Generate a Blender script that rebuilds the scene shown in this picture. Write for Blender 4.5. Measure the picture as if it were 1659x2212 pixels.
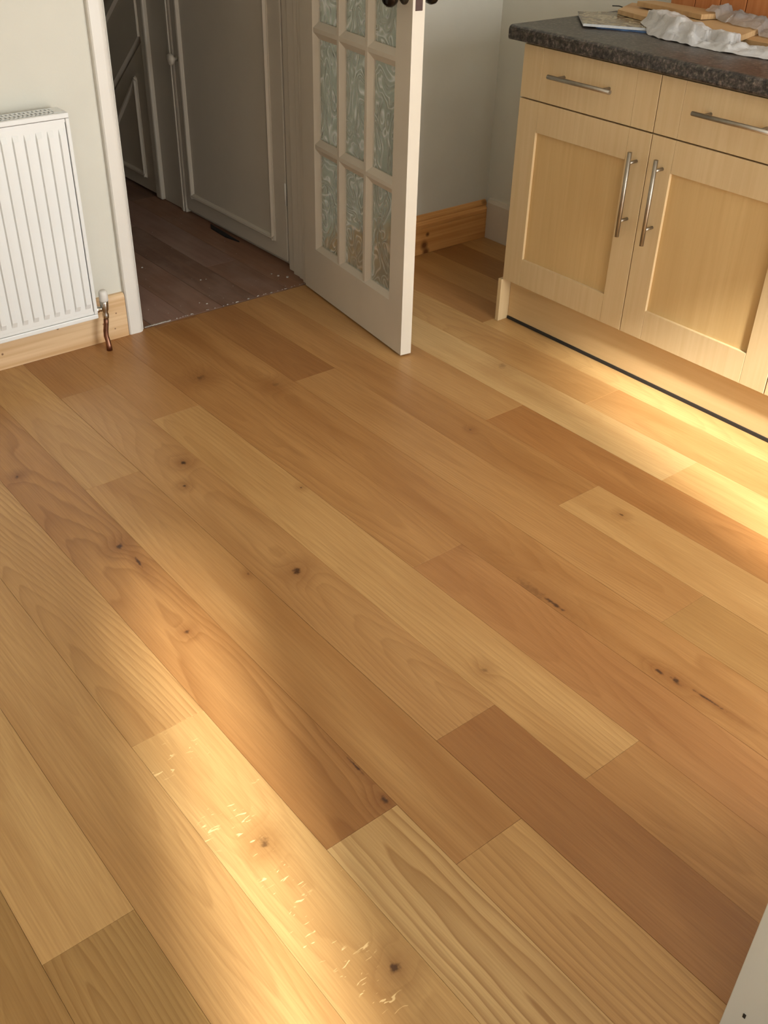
import bpy, bmesh, math, random
from mathutils import Vector, Matrix, noise as mn

for o in list(bpy.data.objects): bpy.data.objects.remove(o)
S = bpy.context.scene
COL = S.collection

# ------------------------------------------------------------ camera
YAW, PITCH, ROLL = 0.69400, 0.60866, 0.028028
fw = Vector((math.sin(YAW)*math.cos(PITCH), math.cos(YAW)*math.cos(PITCH), -math.sin(PITCH)))
rt = Vector((math.cos(YAW), -math.sin(YAW), 0)); up = rt.cross(fw)
r2 = rt*math.cos(ROLL) + up*math.sin(ROLL); u2 = -rt*math.sin(ROLL) + up*math.cos(ROLL)
cd = bpy.data.cameras.new('camera'); cam = bpy.data.objects.new('camera', cd); COL.objects.link(cam)
cam.matrix_world = Matrix(((r2.x, u2.x, -fw.x, -0.2365), (r2.y, u2.y, -fw.y, -2.8510), (r2.z, u2.z, -fw.z, 1.4141), (0, 0, 0, 1)))
cd.sensor_fit = 'HORIZONTAL'; cd.sensor_width = 36; cd.lens = 36*2178.62/1659
cd.clip_start = .02
S.camera = cam

# ------------------------------------------------------------ world, sun, windows
w = bpy.data.worlds.new('world'); S.world = w; w.use_nodes = True
bg = w.node_tree.nodes['Background']
bg.inputs[0].default_value = (.955, .98, 1.0, 1); bg.inputs[1].default_value = 6.2
SUN_AZ, SUN_EL = math.radians(18), math.radians(34)     # travels towards +y, a little +x, down
sd = bpy.data.lights.new('sun', 'SUN'); sun = bpy.data.objects.new('sun', sd); COL.objects.link(sun)
sd.energy = 6.6; sd.angle = math.radians(4.5); sd.color = (1.0, .975, .92)
dirv = Vector((math.sin(SUN_AZ)*math.cos(SUN_EL), math.cos(SUN_AZ)*math.cos(SUN_EL), -math.sin(SUN_EL)))
sun.rotation_euler = dirv.to_track_quat('-Z', 'Y').to_euler()
# openings in the near wall (y = -3.9): x0, x1, z0, z1
NEAR_Y = -3.9
OPENINGS = [(-1.56, -1.12, 1.0, 2.1), (-0.52, -0.27, 0.02, 2.0), (0.98, 2.45, 0.02, 2.1)]  # first added for fill light, the others sized to cast the sun strips
for a, b, c, d in OPENINGS:      # light portals only steer sampling of the sky through the glass openings
    ld = bpy.data.lights.new('window_portal', 'AREA'); lo = bpy.data.objects.new('window_portal', ld); COL.objects.link(lo)
    ld.shape = 'RECTANGLE'; ld.size = b-a; ld.size_y = d-c; ld.cycles.is_portal = True
    lo.location = ((a+b)/2, NEAR_Y-.10, (c+d)/2); lo.rotation_euler = (math.radians(90), 0, 0)
S.view_settings.view_transform = 'Standard'; S.view_settings.look = 'None'
S.view_settings.gamma = 1; S.view_settings.use_curve_mapping = False
S.view_settings.exposure = 0.84

# ------------------------------------------------------------ material helpers
def lin(c):
    return tuple(((v/255)/12.92 if v/255 <= .04045 else ((v/255+.055)/1.055)**2.4) for v in c)+(1,)
class NT:
    def __init__(s, name):
        s.m = bpy.data.materials.new(name); s.m.use_nodes = True; s.t = s.m.node_tree; s.b = s.t.nodes['Principled BSDF']
    def n(s, kind, **kw):
        x = s.t.nodes.new(kind)
        for k, v in kw.items(): setattr(x, k, v)
        return x
    def put(s, sock, v):
        if isinstance(v, bpy.types.NodeSocket): s.t.links.new(v, sock)
        elif v is not None: sock.default_value = v
    def math(s, op, a, b=None, c=None, clamp=False):
        x = s.n('ShaderNodeMath', operation=op, use_clamp=clamp)
        s.put(x.inputs[0], a); s.put(x.inputs[1], b)
        if c is not None: s.put(x.inputs[2], c)
        return x.outputs[0]
    def pos(s): return s.n('ShaderNodeNewGeometry').outputs['Position']
    def obj(s): return s.n('ShaderNodeTexCoord').outputs['Object']
    def mapping(s, vec, scale=(1,1,1), loc=(0,0,0), rot=(0,0,0)):
        x = s.n('ShaderNodeMapping'); s.put(x.inputs[0], vec); x.inputs['Scale'].default_value = scale; x.inputs['Location'].default_value = loc; x.inputs['Rotation'].default_value = rot
        return x.outputs[0]
    def noise(s, vec, scale=1, detail=2, rough=.5, dist=0):
        x = s.n('ShaderNodeTexNoise'); s.put(x.inputs['Vector'], vec); x.inputs['Scale'].default_value = scale
        x.inputs['Detail'].default_value = detail; x.inputs['Roughness'].default_value = rough; x.inputs['Distortion'].default_value = dist
        return x.outputs[0]
    def ramp(s, v, stops):
        x = s.n('ShaderNodeValToRGB'); s.put(x.inputs[0], v); e = x.color_ramp.elements
        while len(e) < len(stops): e.new(.5)
        for q, (p, c) in zip(e, stops): q.position = p; q.color = c if len(c) == 4 else tuple(c)+(1,)
        return x.outputs[0]
    def mix(s, f, a, b, mode='MIX'):
        x = s.n('ShaderNodeMix', data_type='RGBA', blend_type=mode)
        s.put(x.inputs[0], f); s.put(x.inputs[6], a); s.put(x.inputs[7], b); return x.outputs[2]
    def maprange(s, v, a, b, c, d):
        x = s.n('ShaderNodeMapRange'); s.put(x.inputs[0], v)
        for i, q in enumerate((a, b, c, d)): x.inputs[i+1].default_value = q
        return x.outputs[0]
    def bump(s, h, strength=.2, dist=.002):
        x = s.n('ShaderNodeBump'); s.put(x.inputs['Height'], h); x.inputs['Strength'].default_value = strength; x.inputs['Distance'].default_value = dist
        s.t.links.new(x.outputs[0], s.b.inputs['Normal'])
    def fin(s, col=None, rough=None, metal=None, spec=None, coat=None):
        s.put(s.b.inputs['Base Color'], col); s.put(s.b.inputs['Roughness'], rough); s.put(s.b.inputs['Metallic'], metal)
        s.put(s.b.inputs['Specular IOR Level'], spec); s.put(s.b.inputs['Coat Weight'], coat)
        return s.m

def plain(name, rgb, rough=.5, metal=0, spec=.5, var=.06, scale=6, bump=0, bscale=300):
    t = NT(name); n = t.noise(t.pos(), scale, 3)
    c = lin(rgb)
    d = tuple(v*(1-var) for v in c[:3]); e = tuple(min(1, v*(1+var)) for v in c[:3])
    col = t.ramp(n, [(.3, d), (.7, e)])
    if bump: t.bump(t.noise(t.pos(), bscale, 2), bump, .0006)
    return t.fin(col, rough, metal, spec)

def mulc(c, k): return tuple(min(1, v*k) for v in c[:3])+(1,)

def grain(t, xw, yw, seed, xc, freq, h0, slope, wob=.05, yc=-1.2, knots=()):
    """cathedral ring field in metres; returns (ring 0..1, fine streak, broad)"""
    cv = t.n('ShaderNodeCombineXYZ'); t.put(cv.inputs[0], xw); t.put(cv.inputs[1], yw); cv.inputs[2].default_value = seed*3.7
    P = cv.outputs[0]
    lo = t.noise(t.mapping(P, (6, .75, 1)), 1, 2, .5)
    lo2 = t.noise(t.mapping(P, (3, .8, 1), (3, 5, 1)), 1, 2, .5)
    xx = t.math('SUBTRACT', xw, xc)
    xx = t.math('ADD', xx, t.math('MULTIPLY', t.math('SUBTRACT', lo, .5), wob*2))
    yy = t.math('ADD', h0, t.math('MULTIPLY', t.math('SUBTRACT', yw, yc), slope))
    yy = t.math('ADD', yy, t.math('MULTIPLY', t.math('SUBTRACT', lo2, .5), wob*2))
    v = t.math('SQRT', t.math('ADD', t.math('MULTIPLY', xx, xx), t.math('MULTIPLY', yy, yy)))
    core = None; halo = None
    for kx, ky, kr, dark, rot, *asp in knots:
        asp = asp[0] if asp else .8
        m = t.mapping(P, (1, 1, 0), (-kx, -ky, 0))
        r = t.n('ShaderNodeVectorRotate', rotation_type='Z_AXIS'); t.put(r.inputs['Vector'], m); r.inputs['Angle'].default_value = rot
        nz = t.noise(P, 90, 2); 
        r2_ = t.mapping(r.outputs[0], (1/kr, asp/kr, 0))
        ln = t.n('ShaderNodeVectorMath', operation='LENGTH'); t.put(ln.inputs[0], r2_); d = ln.outputs['Value']
        dn = t.math('ADD', d, t.math('MULTIPLY', t.math('SUBTRACT', nz, .5), 1.9))
        c1 = t.math('MULTIPLY', t.maprange(dn, .25, .95, 1, 0), dark)
        c2 = t.math('MULTIPLY', t.maprange(dn, .8, 5.5, 1, 0), .45*min(1, dark+.3))
        core = c1 if core is None else t.math('MAXIMUM', core, c1)
        halo = c2 if halo is None else t.math('MAXIMUM', halo, c2)
        g = t.math('MULTIPLY', t.math('EXPONENT', t.math('MULTIPLY', t.math('MULTIPLY', d, d), -.09)), kr*1.6)
        v = t.math('ADD', v, g)
    ph = t.math('ADD', t.math('MULTIPLY', v, freq), t.math('MULTIPLY', lo, 10))
    ph = t.math('ADD', ph, t.math('MULTIPLY', t.noise(t.mapping(P, (38, 7, 1), (1, 4, 2)), 1, 1), 4.0))
    ring = t.math('FRACT', t.math('MULTIPLY', ph, .159))
    ring = t.math('MULTIPLY', t.math('POWER', ring, 2.4), t.maprange(ring, .92, 1.0, 1, .1))
    ring = t.math('MULTIPLY', ring, t.maprange(lo2, .35, .65, .35, 1.1))
    fine = t.noise(t.mapping(P, (330, 9, 1)), 1, 2, .6)
    broad = t.noise(t.mapping(P, (9, 1.3, 1), (7, 1, 2)), 1, 2, .55)
    return ring, fine, broad, core, halo, P, lo

def oak(name, rgb, seed, xc=0., freq=850, h0=.05, slope=.02, ring_amt=.25, broad_amt=.3, wob=.05, knots=(), flecks=0, gloss=.33, darken=None):
    t = NT(name); sx = t.n('ShaderNodeSeparateXYZ'); t.put(sx.inputs[0], t.pos())
    ring, fine, broad, core, halo, P, lo = grain(t, sx.outputs[0], sx.outputs[1], seed, xc, freq, h0, slope, wob, knots=knots)
    c = lin(rgb)
    dk = (c[0]*.70, c[1]*.56, c[2]*.42, 1)
    lt = (min(1, c[0]*1.14), c[1]*1.17, c[2]*1.2, 1)
    col = t.mix(t.math('MULTIPLY', t.maprange(broad, .3, .72, 0, 1), broad_amt*2), lt, dk)
    col = t.mix(t.math('MULTIPLY', ring, ring_amt*1.05), col, (c[0]*.52, c[1]*.38, c[2]*.24, 1))
    f2 = t.maprange(fine, .35, .75, .0, 1)
    col = t.mix(t.math('MULTIPLY', f2, .34), col, (c[0]*.5, c[1]*.4, c[2]*.3, 1))
    if halo is not None:
        col = t.mix(halo, col, (c[0]*.42, c[1]*.26, c[2]*.14, 1))
        col = t.mix(core, col, lin((74, 44, 22)))
    if flecks:
        v = t.n('ShaderNodeTexNoise'); t.put(v.inputs['Vector'], t.mapping(P, (34, 120, 1), rot=(0, 0, .7))); v.inputs['Scale'].default_value = 1; v.inputs['Detail'].default_value = 1.5; v.inputs['Distortion'].default_value = 1.2
        fl = t.math('MULTIPLY', t.maprange(v.outputs[0], .64, .69, 0, 1), t.math('MULTIPLY', flecks, t.maprange(t.noise(t.mapping(P, (16, 7, 1), (0, 2, 0)), 1, 1), .52, .6, 0, 1)))
        col = t.mix(fl, col, lin((240, 208, 150)))
    t.bump(t.math('ADD', t.math('MULTIPLY', fine, .5), t.math('MULTIPLY', ring, .15)), .10, .0006)
    rg = t.math('ADD', gloss, t.math('MULTIPLY', fine, .12))
    return t.fin(col, rg, 0, .45)

def maple(name, rgb, axis=2, rough=.42, seed=0):
    t = NT(name)
    sc = [70, 70, 70]; sc[axis] = 3.0
    P = t.mapping(t.pos(), tuple(sc), (seed, seed, seed))
    a = t.noise(P, 1, 3, .6)
    sc2 = [9, 9, 9]; sc2[axis] = .7
    b = t.noise(t.mapping(t.pos(), tuple(sc2), (seed, 1, 2)), 1, 2)
    c = lin(rgb)
    col = t.mix(t.maprange(a, .35, .7, 0, .6), mulc(c, 1.05), (c[0]*.88, c[1]*.83, c[2]*.74, 1))
    col = t.mix(t.maprange(b, .35, .7, 0, .5), col, (c[0]*.92, c[1]*.88, c[2]*.80, 1))
    return t.fin(col, rough, 0, .4)

def pine(name, rgb, seed=0, axis=0, knots=()):
    t = NT(name)
    sc = [55, 55, 55]; sc[axis] = 1.6
    P = t.mapping(t.pos(), tuple(sc), (seed, seed*2, seed*3))
    a = t.noise(P, 1, 2, .5, .4)
    c = lin(rgb)
    col = t.mix(t.maprange(a, .35, .68, 0, .8), mulc(c, 1.08), (c[0]*.80, c[1]*.66, c[2]*.50, 1))
    for kx, ky, kz, kr in knots:
        vm = t.n('ShaderNodeVectorMath', operation='DISTANCE'); t.put(vm.inputs[0], t.pos()); vm.inputs[1].default_value = (kx, ky, kz)
        d = t.math('ADD', t.math('DIVIDE', vm.outputs['Value'], kr), t.math('MULTIPLY', t.math('SUBTRACT', a, .5), .8))
        col = t.mix(t.maprange(d, .5, 1.5, .85, 0), col, lin((95, 50, 24)))
    return t.fin(col, .45, 0, .35)

M = {}
M['wall'] = plain('cream_wall_paint', (208, 205, 192), .85, var=.02, bump=.25, bscale=180)
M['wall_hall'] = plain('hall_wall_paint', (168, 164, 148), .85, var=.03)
M['ceil'] = plain('ceiling_paint', (228, 226, 218), .9, var=.02)
M['gloss'] = plain('white_gloss_paint', (218, 213, 203), .35, var=.02, bump=.12, bscale=90)
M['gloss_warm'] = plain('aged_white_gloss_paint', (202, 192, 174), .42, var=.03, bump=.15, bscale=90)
M['rad'] = plain('white_radiator_enamel', (224, 225, 222), .32, var=.01)
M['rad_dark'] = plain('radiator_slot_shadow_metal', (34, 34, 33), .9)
M['cap'] = plain('white_plastic', (218, 214, 206), .4, var=.01)
M['chrome'] = plain('chrome', (200, 198, 192), .16, 1.0, var=.05, scale=40)
M['copper'] = plain('copper', (138, 98, 78), .4, 1.0, var=.3, scale=45)
M['steel'] = plain('brushed_steel', (160, 152, 138), .42, 1.0, var=.08, scale=60)
M['bronze'] = plain('dark_bronze', (44, 38, 32), .25, .8, var=.3, scale=40)
M['rose'] = plain('aged_brass_rose', (84, 78, 66), .35, .7, var=.2, scale=60)
M['lock'] = plain('brown_lock_plate', (66, 42, 32), .6, .1, var=.15, scale=60)
M['black'] = plain('black_seal_and_shadow', (34, 33, 32), .6)
M['sub'] = plain('subfloor', (60, 44, 30), .9)
M['dust'] = plain('pale_plaster_dust', (176, 168, 156), .95, var=.15, scale=80)
M['panel_white'] = plain('smooth_white_panel', (206, 208, 202), .45, var=.01)
M['maple'] = maple('maple_vertical', (206, 181, 139), 2)
M['maple_panel'] = maple('maple_centre_panel', (202, 171, 119), 2, seed=4)
M['maple_h'] = maple('maple_horizontal', (206, 181, 139), 1, seed=8)
M['maple_edge'] = plain('pale_board_edge', (214, 204, 184), .6)
M['plinth'] = maple('maple_plinth', (202, 172, 126), 1, .34, seed=11)
M['pine'] = pine('pine_skirting', (214, 184, 144), 0, 0, knots=((.80, -.018, .085, .0035), (.948, -.018, .06, .0025), (.985, -.018, .035, .0022), (.995, -.018, .085, .0022), (.62, -.018, .05, .003)))
M['pine_warm'] = pine('pine_skirting_warm', (214, 160, 98), 3, 0, knots=((2.285, -.02, .035, .016), (2.295, -.02, .005, .014), (2.60, -.02, .15, .014), (2.30, -.02, .075, .008)))
M['pine_board'] = pine('orange_pine_board', (184, 120, 72), 5, 2)
M['pine_groove'] = plain('pale_groove', (214, 168, 116), .6)

def glass_mat():
    t = NT('obscure_patterned_glass')
    P = t.mapping(t.obj(), (1, 1, 1))
    n = t.noise(t.mapping(P, (11, 11, 7)), 1, 1, .3, 1.6)
    s = t.math('SINE', t.math('MULTIPLY', n, 30))
    ridge = t.math('POWER', t.math('SUBTRACT', 1, t.math('ABSOLUTE', s)), 2)
    t.bump(ridge, .8, .0016)
    col = t.mix(ridge, lin((178, 184, 171)), lin((252, 252, 248)))
    t.b.inputs['Transmission Weight'].default_value = .66
    t.b.inputs['IOR'].default_value = 1.3
    return t.fin(col, .14, 0, .5)
M['glass'] = glass_mat()

def worktop_mat():
    t = NT('dark_speckled_laminate')
    v = t.n('ShaderNodeTexVoronoi'); t.put(v.inputs['Vector'], t.pos()); v.inputs['Scale'].default_value = 170
    n = t.noise(t.pos(), 95, 3, .7)
    r = t.ramp(n, [(.36, lin((30, 27, 26))), (.5, lin((62, 56, 50))), (.60, lin((88, 80, 72))), (.74, lin((136, 124, 112)))])
    col = t.mix(.12, r, v.outputs['Color'], 'MULTIPLY')
    return t.fin(col, .36, 0, .45)
M['worktop'] = worktop_mat()

def cover_mat():
    t = NT('printed_cover')
    n = t.noise(t.pos(), 22, 4, .6, 1.0)
    col = t.ramp(n, [(.34, lin((72, 50, 42))), (.46, lin((128, 116, 92))), (.55, lin((168, 158, 132))), (.66, lin((92, 80, 66)))])
    return t.fin(col, .25, 0, .5)
M['cover'] = cover_mat()
M['paper'] = plain('paper_edges', (196, 196, 194), .6, var=.1, scale=90)
M['cover_blue'] = plain('blue_printed_cover', (70, 96, 132), .3, var=.5, scale=30)
def plastic(name, alpha, rgb):
    t = NT(name); n = t.noise(t.pos(), 34, 4, .6, .6)
    t.bump(n, .7, .006)
    t.b.inputs['Transmission Weight'].default_value = alpha; t.b.inputs['IOR'].default_value = 1.12
    t.b.inputs['Subsurface Weight'].default_value = 0
    return t.fin(t.ramp(n, [(.3, mulc(lin(rgb), .85)), (.7, lin(rgb))]), .3, 0, .5)
M['bag'] = plastic('milky_plastic_film', .25, (222, 220, 218))
M['wrap'] = plastic('clear_plastic_film', .7, (226, 224, 222))

# ------------------------------------------------------------ geometry helpers
def new(name, bm, mat, parent=None, smooth=False):
    me = bpy.data.meshes.new(name); bmesh.ops.recalc_face_normals(bm, faces=bm.faces[:]); bm.to_mesh(me); bm.free()
    o = bpy.data.objects.new(name, me); COL.objects.link(o)
    for q in (mat if isinstance(mat, (list, tuple)) else [mat]): me.materials.append(q)
    if smooth:
        for p_ in me.polygons: p_.use_smooth = True
    if parent: o.parent = parent
    return o
def box(bm, x0, x1, y0, y1, z0, z1, bev=0, mi=0):
    vs = [bm.verts.new(v) for v in ((x0,y0,z0),(x1,y0,z0),(x1,y1,z0),(x0,y1,z0),(x0,y0,z1),(x1,y0,z1),(x1,y1,z1),(x0,y1,z1))]
    fs = [bm.faces.new([vs[i] for i in f]) for f in ((3,2,1,0),(4,5,6,7),(0,1,5,4),(1,2,6,5),(2,3,7,6),(3,0,4,7))]
    for f in fs: f.material_index = mi
    if bev:
        es = list({e for f in fs for e in f.edges})
        bmesh.ops.bevel(bm, geom=es, offset=bev, segments=2, affect='EDGES', profile=.5)
    return vs
def B(*a, **k):
    bm = bmesh.new(); box(bm, *a, **k); return bm
def prism(bm, pts, d0, d1, axis):
    """extrude closed 2-D outline between d0 and d1; axis 'x': pts=(y,z); 'y': (x,z); 'z': (x,y)"""
    def V(p_, d):
        return {'x': (d, p_[0], p_[1]), 'y': (p_[0], d, p_[1]), 'z': (p_[0], p_[1], d)}[axis]
    a = [bm.verts.new(V(p_, d0)) for p_ in pts]; b = [bm.verts.new(V(p_, d1)) for p_ in pts]
    n = len(pts); bm.faces.new(a); bm.faces.new(b[::-1])
    for i in range(n): bm.faces.new((a[i], b[i], b[(i+1) % n], a[(i+1) % n]))
def tube(bm, pts, rad, seg=14, caps=True):
    pts = [Vector(q) for q in pts]; rings = []
    if not isinstance(rad, (list, tuple)): rad = [rad]*len(pts)
    ref = None
    for i, q in enumerate(pts):
        d = (pts[min(i+1, len(pts)-1)]-pts[max(i-1, 0)]).normalized()
        if ref is None: ref = d.orthogonal().normalized()
        a = (ref-d*ref.dot(d)).normalized(); ref = a; b = d.cross(a)
        rings.append([bm.verts.new(q+(a*math.cos(2*math.pi*k/seg)+b*math.sin(2*math.pi*k/seg))*rad[i]) for k in range(seg)])
    for i in range(len(rings)-1):
        for k in range(seg):
            f = bm.faces.new((rings[i][k], rings[i][(k+1) % seg], rings[i+1][(k+1) % seg], rings[i+1][k])); f.smooth = True
    if caps: bm.faces.new(rings[0][::-1]); bm.faces.new(rings[-1])
def T(pts, rad, seg=14):
    bm = bmesh.new(); tube(bm, pts, rad, seg); return bm
def empty(name, loc, rz=0):
    o = bpy.data.objects.new(name, None); COL.objects.link(o); o.location = loc; o.rotation_euler = (0, 0, rz)
    o.empty_display_size = .05; return o
def tag(o, label=None, cat=None, group=None, kind=None):
    if label: o['label'] = label
    if cat: o['category'] = cat
    if group: o['group'] = group
    if kind: o['kind'] = kind
    return o
def keep(child, parent):     # parent to a placed Empty, geometry already in world coordinates
    child.parent = parent; child.matrix_parent_inverse = parent_inv(parent); return child
def parent_inv(p_):
    return (Matrix.Translation(p_.location) @ p_.rotation_euler.to_matrix().to_4x4()).inverted()
def part(name, bm, mat, par, smooth=False, label=None):
    o = new(name, bm, mat, None, smooth)
    if par.type == 'EMPTY': keep(o, par)
    else: o.parent = par
    if label: o['label'] = label
    return o

# ------------------------------------------------------------ shell
XR, XL, HT, YH = 2.624, -1.6, 2.4, 3.2
def struct(name, bm, mat, label=None, cat=None):
    return tag(new(name, bm, mat), label, cat, kind='structure')
bm = bmesh.new()
box(bm, XL-.1, 1.090, 0, .12, -.03, HT)
box(bm, 1.090, 1.752, 0, .12, 2.03, HT)
box(bm, 1.775, XR+.1, 0, .12, -.03, HT)
struct('wall_back', bm, M['wall'], 'cream painted wall with the doorway and radiator', 'wall')
struct('wall_right', B(XR, XR+.1, -4.0, 0, -.03, HT), M['wall'], 'cream painted wall behind the kitchen units', 'wall')
struct('wall_left', B(XL-.1, XL, -4.0, 0, -.03, HT), M['wall'], 'cream painted side wall out of view', 'wall')
bm = bmesh.new()
xs = [XL-.1]
for a, b, c, d in OPENINGS:
    box(bm, xs[-1], a, NEAR_Y-.12, NEAR_Y, -.03, HT); xs.append(b)
    box(bm, a, b, NEAR_Y-.12, NEAR_Y, d, HT); box(bm, a, b, NEAR_Y-.12, NEAR_Y, -.03, c)
box(bm, xs[-1], XR+.1, NEAR_Y-.12, NEAR_Y, -.03, HT)
struct('wall_near', bm, M['wall'], 'cream wall with unseen windows placed for the light behind the viewer', 'wall')
for i, (a, b, c, d) in enumerate(OPENINGS):
    bm = bmesh.new()
    for q in ((a, a+.04, c, d), (b-.04, b, c, d), (a+.04, b-.04, c, c+.04), (a+.04, b-.04, d-.04, d)):
        box(bm, q[0], q[1], NEAR_Y-.09, NEAR_Y-.04, q[2], q[3], .003)
    struct('window_%d' % (i+1), bm, M['gloss'], 'white frame of unseen opening placed for the light behind the viewer', 'window')
struct('ceiling', B(XL-.1, XR+.1, -4.02, YH+.1, HT, HT+.1), M['ceil'], 'white ceiling', 'ceiling')

# hallway shell
HX = 1.785
struct('wall_hall_right', B(HX+.02, HX+.1, .12, YH, -.03, HT), M['gloss_warm'], 'hall wall behind the cupboards under the stairs', 'wall')
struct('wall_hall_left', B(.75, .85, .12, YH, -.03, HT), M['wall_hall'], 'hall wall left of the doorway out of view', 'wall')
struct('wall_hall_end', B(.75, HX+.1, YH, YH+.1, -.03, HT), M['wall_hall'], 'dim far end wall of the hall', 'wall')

# ------------------------------------------------------------ oak floor: every plank its own piece
P0, PW = 0.3730, 0.15048
floor = struct('floor', B(XL, XR, -3.9, .0, -.030, -.0145), M['sub'], 'oiled oak plank floor of the kitchen', 'floor')
LIGHT = (198, 159, 103); MID = (182, 139, 86); BROWN = (170, 124, 73); RED = (156, 109, 62); PALE = (200, 165, 112); OLIVE = (170, 134, 80); TAN = (188, 147, 93)
# column -> list of (far end y, near end y, tone, options)
random.seed(4)
K = lambda *a: tuple(a)
COLS = {
 -4: [(0, -1.35, OLIVE, dict(ring_amt=.3)), (-1.35, -3.9, OLIVE, dict(ring_amt=.5, h0=.1, slope=.05))],
 -3: [(0, -1.90, LIGHT, dict(ring_amt=.18)), (-1.90, -3.9, OLIVE, dict(ring_amt=.75, freq=560, h0=.07, slope=.08, wob=.035))],
 -2: [(0, -.9, MID, dict()), (-.9, -3.0, TAN, dict(ring_amt=.4, freq=620, h0=.01, slope=.06, wob=.06)), (-3.0, -3.9, MID, dict())],
 -1: [(0, -1.598, TAN, dict(ring_amt=.6, freq=700, h0=.05, slope=.06, wob=.07)), (-1.598, -3.9, LIGHT, dict(ring_amt=.25, flecks=.8, knots=((.299, -1.92, .010, .7, .5), (.331, -2.224, .010, .9, .4))))],
  0: [(0, -.18, BROWN, dict()), (-.18, -1.995, BROWN, dict(ring_amt=.5, freq=600, wob=.07, knots=((.414, -.608, .007, 1, .3), (.485, -1.031, .010, 1, .9), (.491, -1.113, .004, 1, .1, .15), (.519, -1.885, .003, 1, 0, .1), (.46, -1.383, .006, .8, .2), (.512, -1.974, .008, 1, .1)))), (-1.995, -3.9, PALE, dict(ring_amt=.85, freq=380, h0=.07, slope=.055, wob=.018, xc=.46))],
  1: [(0, -.768, TAN, dict(ring_amt=.6, freq=480, h0=.02, slope=.08, wob=.05)), (-.768, -2.148, (184, 141, 88), dict(broad_amt=.45, ring_amt=.4, freq=420, h0=.03, slope=.05, wob=.05, knots=((.665, -1.297, .004, .9, .3),))), (-2.148, -3.9, TAN, dict(ring_amt=.85, freq=420, h0=.08, slope=.06, wob=.018, xc=.61))],
  2: [(0, -.288, BROWN, dict()), (-.288, -1.927, (180, 137, 86), dict(ring_amt=.3, knots=((.782, -.800, .009, 1, .2), (.73, -.899, .006, 1, .2), (.758, -1.355, .0115, 1, .3)))), (-1.927, -3.9, RED, dict(ring_amt=.2))],
  3: [(0, -.554, BROWN, dict(ring_amt=.2)), (-.554, -2.158, TAN, dict(ring_amt=.5, freq=520, h0=.02, slope=.045, wob=.06, knots=((.961, -1.08, .004, 1, .2), (.874, -1.844, .007, .5, .2)))), (-2.158, -3.9, BROWN, dict(ring_amt=.25))],
  4: [(0, -1.504, BROWN, dict(ring_amt=.5, freq=520, wob=.05, knots=((1.06, -.412, .016, .55, 1.3),))), (-1.504, -3.9, (164, 116, 68), dict(ring_amt=.3, knots=((1.118, -1.50, .012, .25, .3),)))],
  5: [(0, -.02, RED, dict()), (-.02, -2.75, BROWN, dict(ring_amt=.35, broad_amt=.45, knots=((1.22, -.578, .013, .4, .8), (1.138, -1.787, .0055, 1, 0, .16), (1.130, -1.72, .022, .35, 0, .4), (1.152, -2.063, .006, 1, .1, .5), (1.157, -2.100, .0075, 1, .1, .5), (1.166, -2.172, .0032, 1, -.05, .07)))), (-2.75, -3.9, MID, dict())],
  6: [(0, -.597, RED, dict(ring_amt=.2)), (-.597, -1.970, (172, 127, 76), dict(ring_amt=.3)), (-1.970, -3.9, (164, 123, 72), dict(ring_amt=.3))],
  7: [(0, -1.530, BROWN, dict(ring_amt=.35, knots=((1.506, -1.123, .005, 1, .2),))), (-1.530, -3.9, TAN, dict(ring_amt=.15, knots=((1.522, -1.653, .0055, 1, .1), )))],
  8: [(0, -1.110, MID, dict(ring_amt=.2)), (-1.110, -3.1, (170, 121, 70), dict(ring_amt=.3, broad_amt=.4)), (-3.1, -3.9, MID, dict())],
  9: [(0, -.25, MID, dict()), (-.25, -1.614, PALE, dict(ring_amt=.15, knots=((1.856, -.892, .016, .35, .8),))), (-1.614, -3.9, LIGHT, dict(ring_amt=.2))],
 10: [(0, -1.215, TAN, dict(ring_amt=.25)), (-1.215, -3.9, MID, dict(ring_amt=.15))],
 11: [(0, -.62, BROWN, dict()), (-.62, -2.4, LIGHT, dict(ring_amt=.2)), (-2.4, -3.9, MID, dict())],
 12: [(0, -1.5, MID, dict()), (-1.5, -3.9, LIGHT, dict())],
 13: [(0, -.8, RED, dict()), (-.8, -2.6, TAN, dict())],
 14: [(0, -1.4, MID, dict()), (-1.4, -3.2, TAN, dict())],
}
gm = [oak('oak_outside_view_%d' % i, c, 60+i) for i, c in enumerate((LIGHT, MID, TAN))]
for k in range(-13, -4):
    COLS[k] = [(0, -1.1-.7*((k*7) % 3)/2, None, None), (-1.1-.7*((k*7) % 3)/2, -3.9, None, None)]
seed = 0
for k, lst in sorted(COLS.items()):
    x0 = max(XL, P0+k*PW); x1 = min(XR, P0+(k+1)*PW)
    for (ya, yb, tone, opt) in lst:
        seed += 1
        dz = random.uniform(-.00025, .0)
        if k == 2 and ya < -.2: dz = .0002
        bmp = B(x0+.0002, x1-.0002, yb+.0002, min(ya, -.0035)-.0002, -.0145, dz, bev=.0004)
        if tone is None: mt = gm[(seed*5) % 3]
        else:
            o2 = dict(opt); xc = o2.pop('xc', x0+PW*random.uniform(.2, .8))
            o2.setdefault('h0', random.uniform(.02, .2)); o2.setdefault('slope', random.uniform(-.04, .06))
            mt = oak('oak_plank_%d' % seed, tone, seed, xc, **o2)
        part('plank', bmp, mt, floor)

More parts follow.
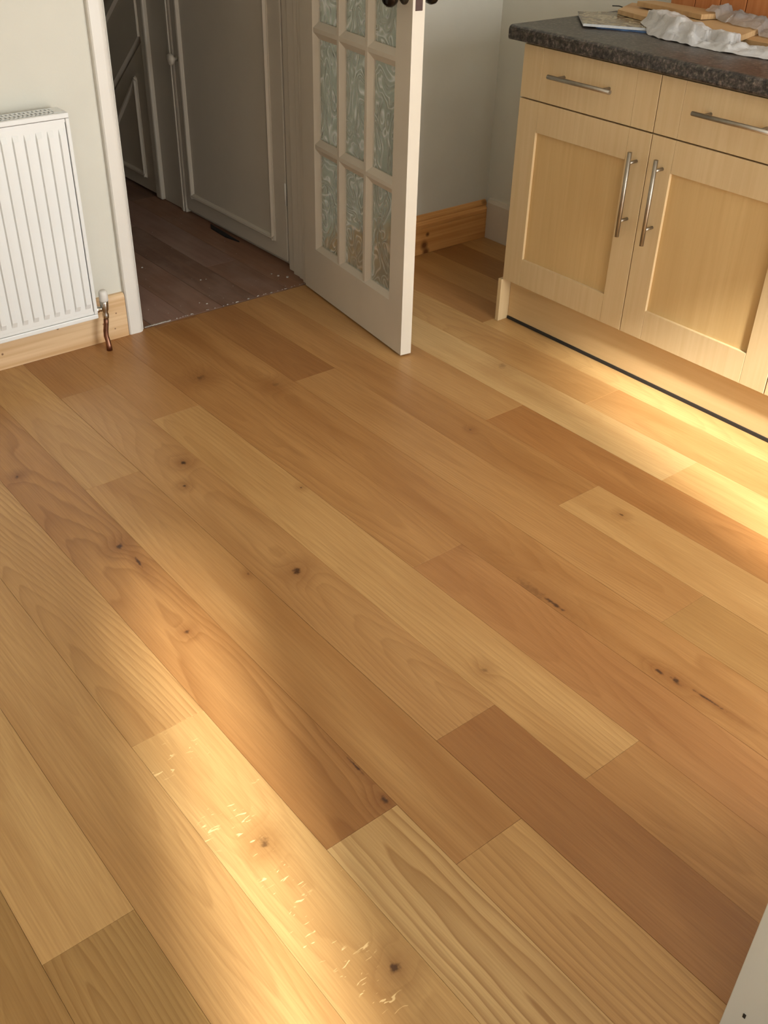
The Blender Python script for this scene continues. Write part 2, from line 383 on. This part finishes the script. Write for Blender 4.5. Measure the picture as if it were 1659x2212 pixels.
# hall floor: dusty old boards
hf = struct('floor_hall', B(.85, HX+.02, .0, YH, -.030, -.0155), M['sub'], 'dusty dark old board floor of the hall', 'floor')
def dusty(i):
    t = NT('dusty_board_%d' % i)
    a = t.noise(t.mapping(t.pos(), (45, 3, 1), (i, i, i)), 1, 3, .6)
    d = t.noise(t.mapping(t.pos(), (7, 4, 1), (i*2, 0, 5)), 1, 3, .6)
    base = [(138, 104, 84), (146, 114, 98), (124, 94, 76), (144, 106, 82)][i % 4]
    col = t.mix(t.maprange(a, .35, .7, 0, .6), lin(base), mulc(lin(base), .66))
    col = t.mix(t.maprange(d, .45, .75, 0, .45), col, lin((160, 138, 124)))
    return t.fin(col, .62, 0, .3)
dm = [dusty(i) for i in range(6)]
hx_ = [.85, .99, 1.125, 1.256, 1.395, 1.531, 1.665, HX+.02]
ends = [[1.2], [2.0], [.55, 2.1], [1.5], [.9], [.35, 1.7], [1.2]]
q = 0
for i in range(7):
    ys = [.004]+ends[i]+[YH]
    for j in range(len(ys)-1):
        q += 1
        part('floorboard', B(hx_[i]+.0006, hx_[i+1]-.0006, ys[j]+.0006, ys[j+1]-.0006, -.0155, -.001+random.uniform(-.0008, .0), bev=.0008), dm[(q*5) % 6], hf)
# ragged pale filler and crumbs on the threshold joint
bm = bmesh.new(); random.seed(7)
def chip(bm, x, y, sx, sy, h):
    n = random.randint(5, 7); a0 = random.random()*6
    pts = [(x+sx*math.cos(a0+2*math.pi*i/n)*random.uniform(.6, 1), y+sy*math.sin(a0+2*math.pi*i/n)*random.uniform(.6, 1)) for i in range(n)]
    prism(bm, pts, 0.0002, h, 'z')
for i in range(26):
    x = 1.098+i*.0037; chip(bm, x, .004+random.uniform(-.001, .002), .004, .0028, .003)
for i in range(34):
    x = random.uniform(1.2, 1.74); chip(bm, x, .006+random.uniform(-.002, .003), random.uniform(.0015, .005), random.uniform(.001, .002), random.uniform(.0012, .0025))
tag(new('plaster_crumbs', bm, M['dust']), 'pale crumbs and filler along the ragged joint under the doorway', 'debris', kind='stuff')
bm = bmesh.new()
for (x, y, s_) in ((1.337, .479, .005), (1.36, .053, .004), (1.343, .075, .003), (1.45, .25, .004), (1.47, .245, .003), (1.70, .12, .006), (1.72, .09, .007), (1.69, .15, .004)): chip(bm, x, y, s_, s_*.8, s_*.6)
for i in range(40): chip(bm, random.uniform(1.15, 1.75), random.uniform(.02, .9), random.uniform(.0008, .002), random.uniform(.0008, .0018), .0012)
tag(new('dust_specks', bm, M['dust']), 'scattered pale specks of plaster on the dark hall boards', 'debris', kind='stuff')
bm = bmesh.new(); prism(bm, [(1.772, .50), (1.776, .58), (1.784, .74), (1.762, .70), (1.756, .58)], -.001, .004, 'z')  # black sliver laid in as the shadow under the cupboard door
tag(new('door_foot_shadow', bm, M['black']), 'thin dark sliver standing in for the shadow at the foot of the cupboard door', 'scrap')

# ------------------------------------------------------------ skirtings
bm = bmesh.new()
prism(bm, [(0, 0.0005), (-.018, .0005), (-.018, .132), (-.0165, .139), (-.012, .1435), (0, .1435)], XL, 1.030, 'x')
struct('baseboard_left', bm, M['pine'], 'bare knotty pine skirting board below the radiator', 'skirting')
bm = bmesh.new()
prism(bm, [(0, .0005), (-.018, .0005), (-.018, .100), (-.0195, .104), (-.0195, .116), (-.014, .121), (-.0105, .127), (-.0125, .134), (-.0115, .141), (-.006, .148), (0, .150)], 1.83, XR-.012, 'x')
struct('baseboard_back', bm, M['pine_warm'], 'bare pine moulded skirting between the glazed door and the corner', 'skirting')
bm = bmesh.new()
prism(bm, [(XR, .0005), (XR-.016, .0005), (XR-.016, .142), (XR-.010, .155), (XR, .158)], -.62, -.0205, 'y')
struct('baseboard_right', bm, M['gloss_warm'], 'white painted skirting in the corner beside the kitchen unit', 'skirting')

# ------------------------------------------------------------ door frame
bm = bmesh.new()   # left architrave and lining, rounded arris
arc = [(1.0335, .0), (1.0335, -.014), (1.037, -.018), (1.066, -.019)]
arc += [(1.066+.021*math.sin(a), -.019+.021*(1-math.cos(a))+.0) for a in [math.radians(d) for d in (15, 30, 45, 60, 75, 88)]]
arc += [(1.0885, .010), (1.0925, .010), (1.0925, .135), (1.0905, .135), (1.060, .135), (1.060, .0)]
prism(bm, arc, .0, 2.09, 'z')
dfm = struct('door_frame_left', bm, M['gloss'], 'white rounded door architrave and lining left of the doorway', 'door frame')
dfm.name = 'trim_1'
bm = bmesh.new()
box(bm, 1.742, 1.80, -.002, .022, 0, 2.05, .002)
box(bm, 1.753, 1.80, .022, .060, 0, 2.05, .002)
box(bm, 1.758, 1.80, .060, .104, 0, 2.05, .002)
box(bm, 1.770, 1.806, .104, .150, 0, 2.09, .003)
box(bm, 1.748, 1.815, -.018, -.002, 0, 2.09, .003)
struct('trim_2', bm, M['gloss_warm'], 'stepped white door jamb at the hinge side of the doorway', 'door frame')
bm = bmesh.new()
box(bm, 1.0925, 1.742, -.018, .135, 2.0, 2.05, .003); box(bm, 1.034, 1.80, -.018, -.001, 2.05, 2.11, .003)
struct('trim_3', bm, M['gloss'], 'white head of the door frame above the view', 'door frame')

# ------------------------------------------------------------ glazed door, open into the kitchen
HXD, HYD, ANG = 1.7257, -.0166, -1.70783
door = empty('door_1', (HXD, HYD, 0), ANG)
tag(door, 'open white glazed door with patterned glass panes', 'door', kind='structure')
def dpart(name, bm, mat, smooth=False, par=None, label=None):
    o = new(name, bm, mat, par or door, smooth)
    if label: o['label'] = label
    return o
TH, ZB, ZT, WD = .038, .006, 1.985, .648
U0, U1, Z0, Z1 = .084, .570, .163, 1.898
GD = .012; GF, GB = GD, TH-GD
def vprof(ulo, uhi, solid, side):   # stile cross-section (u,w) with sloped glazing edge
    return None
def stile(u0, u1, slope_side):
    bm = bmesh.new()
    if slope_side > 0: pts = [(u0, 0), (u1, 0), (u1+.019, GF), (u1+.019, GB), (u1, TH), (u0, TH)]
    else: pts = [(u0, 0), (u1, 0), (u1, TH), (u0, TH), (u0-.019, GB), (u0-.019, GF)]
    prism(bm, pts, ZB, ZT, 'z'); return bm
dpart('stile', stile(0.001, U0, 1), M['gloss_warm'])
dpart('stile', stile(U1, WD, -1), M['gloss_warm'])
def rail(z0, z1, sl):
    bm = bmesh.new()
    if sl > 0: pts = [(0, z0), (TH, z0), (TH, z1), (GB, z1+.017), (GF, z1+.017), (0, z1)]
    else: pts = [(0, z0), (GF, z0-.017), (GB, z0-.017), (TH, z0), (TH, z1), (0, z1)]
    prism(bm, pts, U0-.0005, U1+.0005, 'x'); return bm
dpart('rail', rail(ZB, Z0, 1), M['gloss_warm'])
dpart('rail', rail(Z1, ZT, -1), M['gloss_warm'])
UB = (.2425, .4100); ZBAR = [.510+.347*k for k in range(4)]
for u in UB:
    bm = bmesh.new(); prism(bm, [(u-.006, .0015), (u+.006, .0015), (u+.026, GF), (u+.026, GB), (u+.006, TH-.0015), (u-.006, TH-.0015), (u-.026, GB), (u-.026, GF)], Z0, Z1, 'z')
    dpart('glazing_bar', bm, M['gloss_warm'])
for z in ZBAR:
    bm = bmesh.new(); prism(bm, [(.0018, z-.006), (.0018, z+.006), (GF, z+.024), (GB, z+.024), (TH-.0018, z+.006), (TH-.0018, z-.006), (GB, z-.024), (GF, z-.024)], U0, U1, 'x')
    dpart('glazing_bar', bm, M['gloss_warm'])
ug = [U0+.012, UB[0], UB[1], U1-.012]; zg = [Z0+.01]+ZBAR+[Z1-.01]
for i in range(3):
    for j in range(5):
        dpart('pane', B(ug[i], ug[i+1], .0165, .0205, zg[j], zg[j+1]), M['glass'])
# white primed edge strip of the free stile
def lathe(bm, prof, c, axis, seg=24):
    rings = []
    c = Vector(c)
    for r_, h in prof:
        ring = []
        for k in range(seg):
            a = 2*math.pi*k/seg; ca, sa = math.cos(a)*r_, math.sin(a)*r_
            ring.append(bm.verts.new(c+(Vector((ca, h, sa)) if axis == 'y' else Vector((h, ca, sa)) if axis == 'x' else Vector((ca, sa, h)))))
        rings.append(ring)
    for i in range(len(rings)-1):
        for k in range(seg):
            f = bm.faces.new((rings[i][k], rings[i][(k+1) % seg], rings[i+1][(k+1) % seg], rings[i+1][k])); f.smooth = True
    bm.faces.new(rings[0][::-1]); bm.faces.new(rings[-1])
def L_(prof, c, axis, seg=24):
    bm = bmesh.new(); lathe(bm, prof, c, axis, seg); return bm
KZ, KU = 1.020, .606
knobp = [(.010, 0), (.010, -.020), (.014, -.026), (.024, -.032), (.0285, -.042), (.0275, -.052), (.020, -.060), (.006, -.063)]
rosep = [(.024, 0), (.024, -.003), (.020, -.007), (.012, -.009)]
for sgn, w0, mt in ((1, -.0, 'front'), (-1, TH, 'back')):
    r_ = dpart('door_rose', L_([(a, b*sgn) for a, b in rosep], (KU, w0, KZ), 'y'), M['rose'])
    k_ = dpart('door_knob', L_([(a, b*sgn) for a, b in knobp], (KU, w0, KZ), 'y'), M['bronze'], label='dark round metal door knob')
bm = B(WD-.001, WD+.0012, .008, .030, .986, 1.15, bev=.0008)
dpart('lock_plate', bm, M['lock'], label='brown metal lock plate on the door edge')
for z in (.22, 1.0, 1.75):
    dpart('hinge', T([(-.006, .034, z-.045), (-.006, .034, z+.045)], .005, 10), M['rose'])

# ------------------------------------------------------------ hall cupboards under the stairs
MW = M['gloss_warm']
def bead(bm, pts, wd=.022, d=.013):
    """raised bead along y-z path on plane HX facing -x; mitre-free rounded strip"""
    for (ya, za), (yb, zb) in zip(pts[:-1], pts[1:]):
        a, b = Vector((0, ya, za)), Vector((0, yb, zb)); t_ = (b-a).normalized(); n_ = Vector((0, -t_.z, t_.y))
        a -= t_*wd*.4; b += t_*wd*.4
        prof = [(-wd/2, 0), (-wd/2, .004), (-wd*.22, d*.9), (wd*.1, d), (wd*.35, .005), (wd/2, .003), (wd/2, 0)]
        va = [bm.verts.new(Vector((HX-p_[1], 0, 0))+a+n_*p_[0]) for p_ in prof]
        vb = [bm.verts.new(Vector((HX-p_[1], 0, 0))+b+n_*p_[0]) for p_ in prof]
        n = len(prof); bm.faces.new(va); bm.faces.new(vb[::-1])
        for i in range(n): bm.faces.new((va[i], vb[i], vb[(i+1) % n], va[(i+1) % n]))
d2 = empty('door_2', (HX, .182, 0))
tag(d2, 'dim cream flat cupboard door with planted beading and small round knob', 'door', kind='structure')
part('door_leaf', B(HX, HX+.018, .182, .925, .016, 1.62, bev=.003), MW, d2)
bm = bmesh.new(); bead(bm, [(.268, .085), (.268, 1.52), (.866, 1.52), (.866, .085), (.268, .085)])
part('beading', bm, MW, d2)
part('knob', L_([(.009, 0), (.008, -.014), (.016, -.019), (.022, -.028), (.019, -.037), (.006, -.041)], (HX, .902, .606), 'x'), MW, d2, True)
for z in (.27, 1.35):
    part('hinge', T([(HX-.004, .1765, z-.04), (HX-.004, .1765, z+.04)], .004, 8), M['gloss'], d2)
bm = bmesh.new()   # posts between the cupboards
box(bm, HX-.004, HX+.02, .929, .972, 0, HT, .003); box(bm, HX-.008, HX+.02, .945, .954, 0, HT, .002)
box(bm, HX+.006, HX+.02, .972, 1.128, 0, HT, .002)
box(bm, HX-.012, HX+.02, 1.128, 1.178, 0, HT, .008)
box(bm, HX+.002, HX+.02, .150, .175, 0, 1.66, .001)
box(bm, HX-.002, HX+.02, .150, .972, 1.63, HT, .002)
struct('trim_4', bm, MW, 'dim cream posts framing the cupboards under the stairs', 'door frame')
d3 = empty('door_3', (HX, 1.19, 0))
tag(d3, 'dim triangular cupboard door at the far end of the stair panelling', 'door', kind='structure')
bm = bmesh.new(); prism(bm, [(1.184, .012), (1.93, .012), (1.93, .03), (1.184, .628)], HX, HX+.018, 'x')
part('door_leaf', bm, MW, d3)
bm = bmesh.new(); bead(bm, [(1.275, .073), (1.275, .465), (1.68, .073), (1.275, .073)]); part('beading', bm, MW, d3)
bm = bmesh.new(); prism(bm, [(1.178, .655), (1.178, .90), (3.0, -.56+.0), (2.0, -.01), (1.965, .03)], HX-.006, HX+.02, 'x')
bm.free()
bm = bmesh.new(); prism(bm, [(1.178, .645), (1.178, .885), (2.28, .001), (1.985, .001)], HX-.020, HX+.02, 'x')
prism(bm, [(1.178, .868), (1.178, .905), (2.30, .001), (2.27, .001)], HX-.040, HX+.02, 'x')
struct('trim_5', bm, MW, 'sloping stair string board beyond the cupboards', 'stair string')

# ------------------------------------------------------------ radiator
rad = empty('radiator', (.3, -.10, .12))
tag(rad, 'white ribbed panel radiator on the wall left of the doorway', 'radiator')
RX0, RX1, RZ0, RZ1, RY = -.20, .902, .122, .721, -.100
bm = bmesh.new()   # ribbed front panel
xs_ = [RX0, RX0+.006, RX0+.0085, RX0+.013]; dep = {}
prof = []
pitch = .0325; x = .868-pitch*32
prof.append((RX0+.013, 0)); 
while x < .870:
    prof += [(x-.0020, 0), (x+.0003, -.0068), (x+.0142, -.0068), (x+.0165, 0)]; x += pitch
prof.append((RX1-.013, 0))
zs_ = [(.022, 0), (.036, 0), (.052, 1), (RZ1-RZ0-.056, 1), (RZ1-RZ0-.040, 0), (RZ1-RZ0-.022, 0)]
grid = [[bm.verts.new((px, RY+.003+pd*f_, RZ0+zz)) for (px, pd) in prof] for zz, f_ in zs_]
for i in range(len(zs_)-1):
    for j in range(len(prof)-1):
        bm.faces.new((grid[i][j], grid[i][j+1], grid[i+1][j+1], grid[i+1][j]))
fr = part('front_panel', bm, M['rad'], rad)
bm = bmesh.new()   # raised rim around the panel with a fine groove
for a in ((RX0, RX1, RZ0, RZ0+.014), (RX0, RX1, RZ1-.014, RZ1), (RX0, RX0+.011, RZ0+.0145, RZ1-.0145), (RX1-.011, RX1, RZ0+.0145, RZ1-.0145)):
    box(bm, a[0], a[1], RY-.001, RY+.014, a[2], a[3], .0025)
for a in ((RX0+.0125, RX1-.0125, RZ0+.0155, RZ0+.024), (RX0+.0125, RX1-.0125, RZ1-.024, RZ1-.0155)):
    box(bm, a[0]-.0008, a[1]+.0008, RY+.0026, RY+.010, a[2], a[3])
part('panel_rim', bm, M['rad'], rad)
part('back_panel', B(RX0, RX1, -.034, -.022, RZ0+.01, RZ1-.004, bev=.003), M['rad'], rad)
part('side_panel', B(RX1-.0015, RX1+.0005, -.088, -.026, RZ0+.01, RZ1-.006), M['rad'], rad)
part('side_panel', B(RX0-.0005, RX0+.0015, -.088, -.026, RZ0+.01, RZ1-.006), M['rad'], rad)
bm = bmesh.new()
box(bm, RX0, RX1-.022, -.085, -.080, RZ1-.003, RZ1+.001); box(bm, RX0, RX1-.022, -.060, -.055, RZ1-.003, RZ1+.001); box(bm, RX0, RX1-.022, -.037, -.032, RZ1-.003, RZ1+.001)
box(bm, RX1-.030, RX1-.002, -.086, -.030, RZ1-.004, RZ1+.0005)
x = RX0+.006
while x < RX1-.032:
    box(bm, x, x+.0055, -.085, -.032, RZ1-.0025, RZ1+.0006); x += .0120
g = part('top_grille', bm, M['rad'], rad)
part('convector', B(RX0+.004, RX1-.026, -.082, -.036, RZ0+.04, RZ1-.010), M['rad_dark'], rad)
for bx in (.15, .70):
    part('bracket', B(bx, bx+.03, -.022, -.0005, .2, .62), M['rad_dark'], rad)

vl = empty('radiator_valve', (.925, -.072, 0))
tag(vl, 'white capped chrome radiator valve with copper pipe rising from the oak floor', 'valve')
vx, vy = .9395, -.068
part('valve_cap', L_([(.0125, 0), (.0140, .003), (.0140, .022), (.0128, .030), (.009, .0335), (.002, .034)], (vx, vy, .158), 'z'), M['cap'], vl, False, 'white plastic valve cap')
part('valve_body', L_([(.0085, 0), (.0100, .004), (.0105, .014), (.0085, .020), (.0120, .030), (.0135, .055), (.0125, .057)], (vx-.001, vy, .101), 'z', 20), M['chrome'], vl, False, 'chrome valve body')
part('valve_union', T([(vx, vy, .133), (vx-.016, vy+.004, .133), (vx-.020, vy+.005, .133), (vx-.042, vy+.008, .133)], [.008, .008, .0105, .0105], 12), M['chrome'], vl, False, 'chrome union nut')
part('pipe', T([(vx-.001, vy, .104), (vx-.003, vy, .085), (vx-.008, vy-.001, .062), (vx-.010, vy-.003, .045), (vx-.008, vy-.006, .028), (vx-.009, vy-.010, .018), (vx-.009, vy-.012, -.002)], [.0078, .0078, .0078, .0078, .0078, .0088, .0092], 14), M['copper'], vl, False, 'bent copper pipe')

# ------------------------------------------------------------ kitchen units
XC = 2.084; DT = .020
def handle_v(y, z0, z1, posts):
    bm = bmesh.new(); tube(bm, [(XC-.035, y, z0), (XC-.035, y, z1)], .006, 12)
    for z in posts: tube(bm, [(XC-.033, y, z), (XC+.001, y, z)], .0045, 10)
    return bm
def handle_h(y0, y1, z, posts):
    bm = bmesh.new(); tube(bm, [(XC-.035, y0, z), (XC-.035, y1, z)], .006, 12)
    for y in posts: tube(bm, [(XC-.033, y, z), (XC+.001, y, z)], .0045, 10)
    return bm
def unit(ya, yb, side, label):
    """ya far end, yb near end; side +1: door handle at the near stile"""
    u_ = empty('base_cabinet', (XC+.29, (ya+yb)/2, .15)); tag(u_, label, 'cabinet', 'maple kitchen base cabinets')
    bm = bmesh.new()
    for a in ((XC+DT+.002, XR-.03, ya-.018, ya-.0015, .15, .872), (XC+DT+.002, XR-.03, yb+.0015, yb+.018, .15, .872), (XC+DT+.002, XR-.03, yb+.018, ya-.018, .15, .168), (XR-.036, XR-.03, yb+.018, ya-.018, .168, .872), (XC+DT+.002, XC+.10, yb+.018, ya-.018, .854, .872)):
        box(bm, *a)
    part('carcass', bm, M['maple_edge'], u_)
    a, b = ya-.0015, yb+.0015; SW = .0765
    # drawer front: three boards with fine joints
    bm = bmesh.new()
    for q0, q1 in ((a, a-SW), (a-SW-.0006, b+SW+.0006), (b+SW, b)):
        box(bm, XC, XC+DT, min(q0, q1), max(q0, q1), .7215, .866, .0008)
    dr = part('drawer', bm, M['maple'], u_)
    ym = (a+b)/2
    part('handle', handle_h(ym-.115, ym+.115, .802, (ym-.083, ym+.083)), M['steel'], dr, label='brushed steel bar handle')
    # door: stiles and rails round a recessed panel
    dz0, dz1 = .150, .7175; PZ0, PZ1 = .2385, .632
    bm = bmesh.new()
    box(bm, XC, XC+DT, a-SW, a, dz0, dz1, .0008); box(bm, XC, XC+DT, b, b+SW, dz0, dz1, .0008)
    box(bm, XC, XC+DT, b+SW+.0006, a-SW-.0006, dz0, PZ0, .0008); box(bm, XC, XC+DT, b+SW+.0006, a-SW-.0006, PZ1, dz1, .0008)
    dr2 = part('door', bm, M['maple'], u_)
    part('centre_panel', B(XC+.009, XC+.015, b+SW-.003, a-SW+.003, PZ0-.003, PZ1+.003), M['maple_panel'], dr2, label='recessed maple centre panel')
    hy = b+.036 if side > 0 else a-.050
    part('handle', handle_v(hy, .433, .667, (.478, .638)), M['steel'], dr2, label='upright brushed steel bar handle')
    return u_
Y0, UW = -.6405, .499
unit(Y0, Y0-UW, 1, 'maple base cabinet at the wall end of the run with its handle on the right')
unit(Y0-UW, Y0-2*UW, -1, 'maple base cabinet beside the end one, cut by the right edge of the photo')
unit(Y0-2*UW, Y0-3*UW, 1, 'maple base cabinet mostly beyond the right edge of the photo')
YE = Y0-3*UW
bm = bmesh.new()   # end panel; front foot steps out below the door
prism(bm, [(XC-.005, .0008), (XC-.005, .1475), (XC+.022, .1475), (XC+.022, .872), (XR-.002, .872), (XR-.002, .0008)], Y0-.0145, Y0-.0005, 'y')
bm2 = bmesh.new()
for f in bm.verts: f.co.y += .0135
ep = tag(new('end_panel', bm, M['maple']), 'tall maple end panel closing the cabinet run beside the wall gap', 'panel')
bm2.free()
pl = tag(new('plinth', B(XC+.040, XC+.056, YE, Y0-.0020, .010, .149, bev=.0008), M['plinth']), 'long maple kick board under the base cabinets', 'plinth')
new('floor_seal', B(XC+.036, XC+.056, YE, Y0-.004, .0006, .0098), M['black'], pl)['label'] = 'black seal strip along the floor'
# worktop with rolled front edge
bm = bmesh.new()
wx = XC-.027; zt, zb = .9125, .8735
pts = [(XR-.001, zb), (wx+.006, zb), (wx+.0015, zb+.002), (wx, zb+.007), (wx, zt-.011), (wx+.0025, zt-.005), (wx+.007, zt-.0015), (wx+.013, zt), (XR-.001, zt)]
prism(bm, pts, YE, -.5985, 'y')
tag(new('worktop', bm, M['worktop']), 'dark speckled laminate worktop with a rolled front edge', 'worktop')

# pine match boarding on the wall behind the worktop
pb = empty('pine_panelling', (XR-.01, -.74, .95)); tag(pb, 'orange pine tongue and groove boards on the wall behind the worktop', 'panelling')
y = -.735
while y > YE+.05:
    bm = bmesh.new(); box(bm, XR-.012, XR-.001, y-.086, y, .9145, 1.36, .002)
    part('board', bm, M['pine_board'], pb); y -= .0885
part('backing', B(XR-.0045, XR-.0008, YE+.02, -.736, .9145, 1.355), M['pine_groove'], pb)

# ------------------------------------------------------------ clutter on the worktop
ZW = zt
SUP = []
def slab(name, pts, z0, z1, mat, label, cat, group=None, bev=.0008):
    SUP.append((pts, z1)); bm = bmesh.new(); prism(bm, pts, z0, z1, 'z')
    if bev: bmesh.ops.bevel(bm, geom=bm.edges[:], offset=bev, segments=1, affect='EDGES')
    return tag(new(name, bm, mat), label, cat, group)
slab('magazine', [(2.232, -.775), (2.345, -.650), (2.50, -.79), (2.33, -.985)], ZW+.0003, ZW+.0045, M['cover_blue'], 'lower magazine with a blue edge on the worktop under the other', 'magazine', bev=0)
mg = slab('magazine', [(2.200, -.752), (2.345, -.600), (2.54, -.760), (2.330, -.945)], ZW+.0050, ZW+.0120, M['paper'], 'upper magazine with a brown picture cover at the end of the worktop', 'magazine', bev=0)
bm = bmesh.new(); prism(bm, [(2.199, -.752), (2.345, -.599), (2.541, -.760), (2.330, -.946)], ZW+.0120, ZW+.0126, 'z')
new('cover', bm, M['cover'], mg)['label'] = 'brown and cream picture cover'
WB = 'oak flooring offcuts on the worktop'
wm = [oak('offcut_oak_%d' % i, c, 80+i, 2.45, ring_amt=.2, gloss=.5) for i, c in enumerate(((198, 164, 118), (190, 155, 108), (200, 169, 124), (184, 150, 104)))]
slab('wood_offcut', [(2.402, -.705), (2.545, -.640), (2.600, -.90), (2.372, -.835)], ZW+.0135, ZW+.0270, wm[0], 'pale pointed wood offcut lying on the magazines', 'offcut', WB)
slab('wood_offcut', [(2.398, -.99), (2.380, -1.40), (2.56, -1.42), (2.585, -.97)], ZW+.0005, ZW+.0150, wm[1], 'wood offcut under the notched one at the right edge of the photo', 'offcut', WB)
# notched tongue-and-groove end on the top offcut
slab('wood_offcut', [(2.285, -1.195), (2.285, -1.148), (2.296, -1.146), (2.297, -1.120), (2.285, -1.117), (2.300, -.985), (2.360, -.86), (2.560, -.86), (2.545, -1.125)], ZW+.0155, ZW+.0300, wm[2], 'top wood offcut with a notched end beside the milky plastic film', 'offcut', WB)
slab('wood_offcut', [(2.475, -.715), (2.530, -.735), (2.540, -1.00), (2.440, -.975)], ZW+.0320, ZW+.0460, wm[3], 'wood offcut with a dark knot at its tip, nearest the pine boarding', 'offcut', WB)

def inside(px, py, poly):
    c_ = False
    for i in range(len(poly)):
        (x0, y0), (x1, y1) = poly[i-1], poly[i]
        if (y0 > py) != (y1 > py) and px < (x1-x0)*(py-y0)/(y1-y0)+x0: c_ = not c_
    return c_
def support(px, py):
    z = .0
    for poly, top in SUP:
        for ox, oy in ((0, 0), (.008, 0), (-.008, 0), (0, .008), (0, -.008)):
            if inside(px+ox, py+oy, poly): z = max(z, top+.002)
    return z
def film(name, spine, widths, heights, mat, seed, label, nu=70, nv=26, amp=.010):
    """crumpled sheet draped along a spine"""
    bm = bmesh.new(); rows = []
    n = len(spine)-1
    def lerp(arr, t_):
        i = min(int(t_*n), n-1); f_ = t_*n-i; f_ = f_*f_*(3-2*f_)
        a, b = arr[i], arr[i+1]
        return a.lerp(b, f_) if isinstance(a, Vector) else a+(b-a)*f_
    sp = [Vector(s_) for s_ in spine]
    for i in range(nu+1):
        t_ = i/nu; c = lerp(sp, t_); d = (lerp(sp, min(1, t_+.03))-lerp(sp, max(0, t_-.03))).normalized()
        nrm = Vector((-d.y, d.x, 0)).normalized(); wd = lerp(widths, t_); hh = lerp(heights, t_)
        row = []
        for j in range(nv+1):
            s_ = j/nv*2-1
            base = c+nrm*(s_*wd*(1+.22*mn.noise(Vector((t_*9, s_*2, seed)))))
            dome = max(0, 1-abs(s_)**2.2)
            z = hh*dome*(.75+.6*mn.noise(Vector((base.x*22, base.y*22, seed))))
            fold = abs(mn.noise(Vector((base.x*34, base.y*34, seed+5))))+.35*abs(mn.noise(Vector((base.x*80, base.y*80, seed+9))))
            z += amp*fold*(.3+dome)*1.6
            base.z = max(ZW+.0006+max(0, z), support(base.x, base.y)+max(0, z)*.5)
            row.append(bm.verts.new(base))
        rows.append(row)
    for i in range(nu):
        for j in range(nv): bm.faces.new((rows[i][j], rows[i+1][j], rows[i+1][j+1], rows[i][j+1]))
    o = new(name, bm, mat, None, True)
    return tag(o, label, 'plastic film')
film('plastic_film', [(2.385, -.845, ZW), (2.345, -.930, ZW), (2.300, -1.015, ZW), (2.283, -1.110, ZW), (2.283, -1.20, ZW), (2.318, -1.34, ZW)], [.030, .062, .055, .038, .040, .048], [.022, .046, .034, .018, .014, .012], M['bag'], 2.3, 'crumpled milky plastic film along the front of the worktop')
film('plastic_film', [(2.52, -.95, ZW+.012), (2.52, -1.05, ZW+.030), (2.50, -1.15, ZW+.030), (2.50, -1.32, ZW+.018)], [.03, .06, .055, .05], [.02, .05, .035, .02], M['wrap'], 6.1, 'clear crumpled plastic wrap by the pine boarding', amp=.014)
tag(new('wire_scrap', T([(2.575, -.54, ZW+.003), (2.585, -.56, ZW+.004), (2.578, -.585, ZW+.003)], .0016, 6), M['black']), 'dark scrap at the back corner of the worktop', 'scrap')

# ------------------------------------------------------------ white unit at the lower right of the photo
wu = empty('white_unit', (.95, -2.88, 0)); tag(wu, 'smooth white sided unit at the lower right corner of the photo', 'unit')
part('side_panel', B(.630, .648, -3.18, -2.580, .001, .90, bev=.0015), M['panel_white'], wu)
part('carcass', B(.649, 1.08, -3.17, -2.60, .002, .885, bev=.002), M['panel_white'], wu)
part('top_panel', B(.628, 1.09, -3.19, -2.585, .9005, .925, bev=.002), M['panel_white'], wu)
part('chip', B(.6288, .6304, -2.6085, -2.6045, .074, .082), M['black'], wu, label='tiny black chip mark')
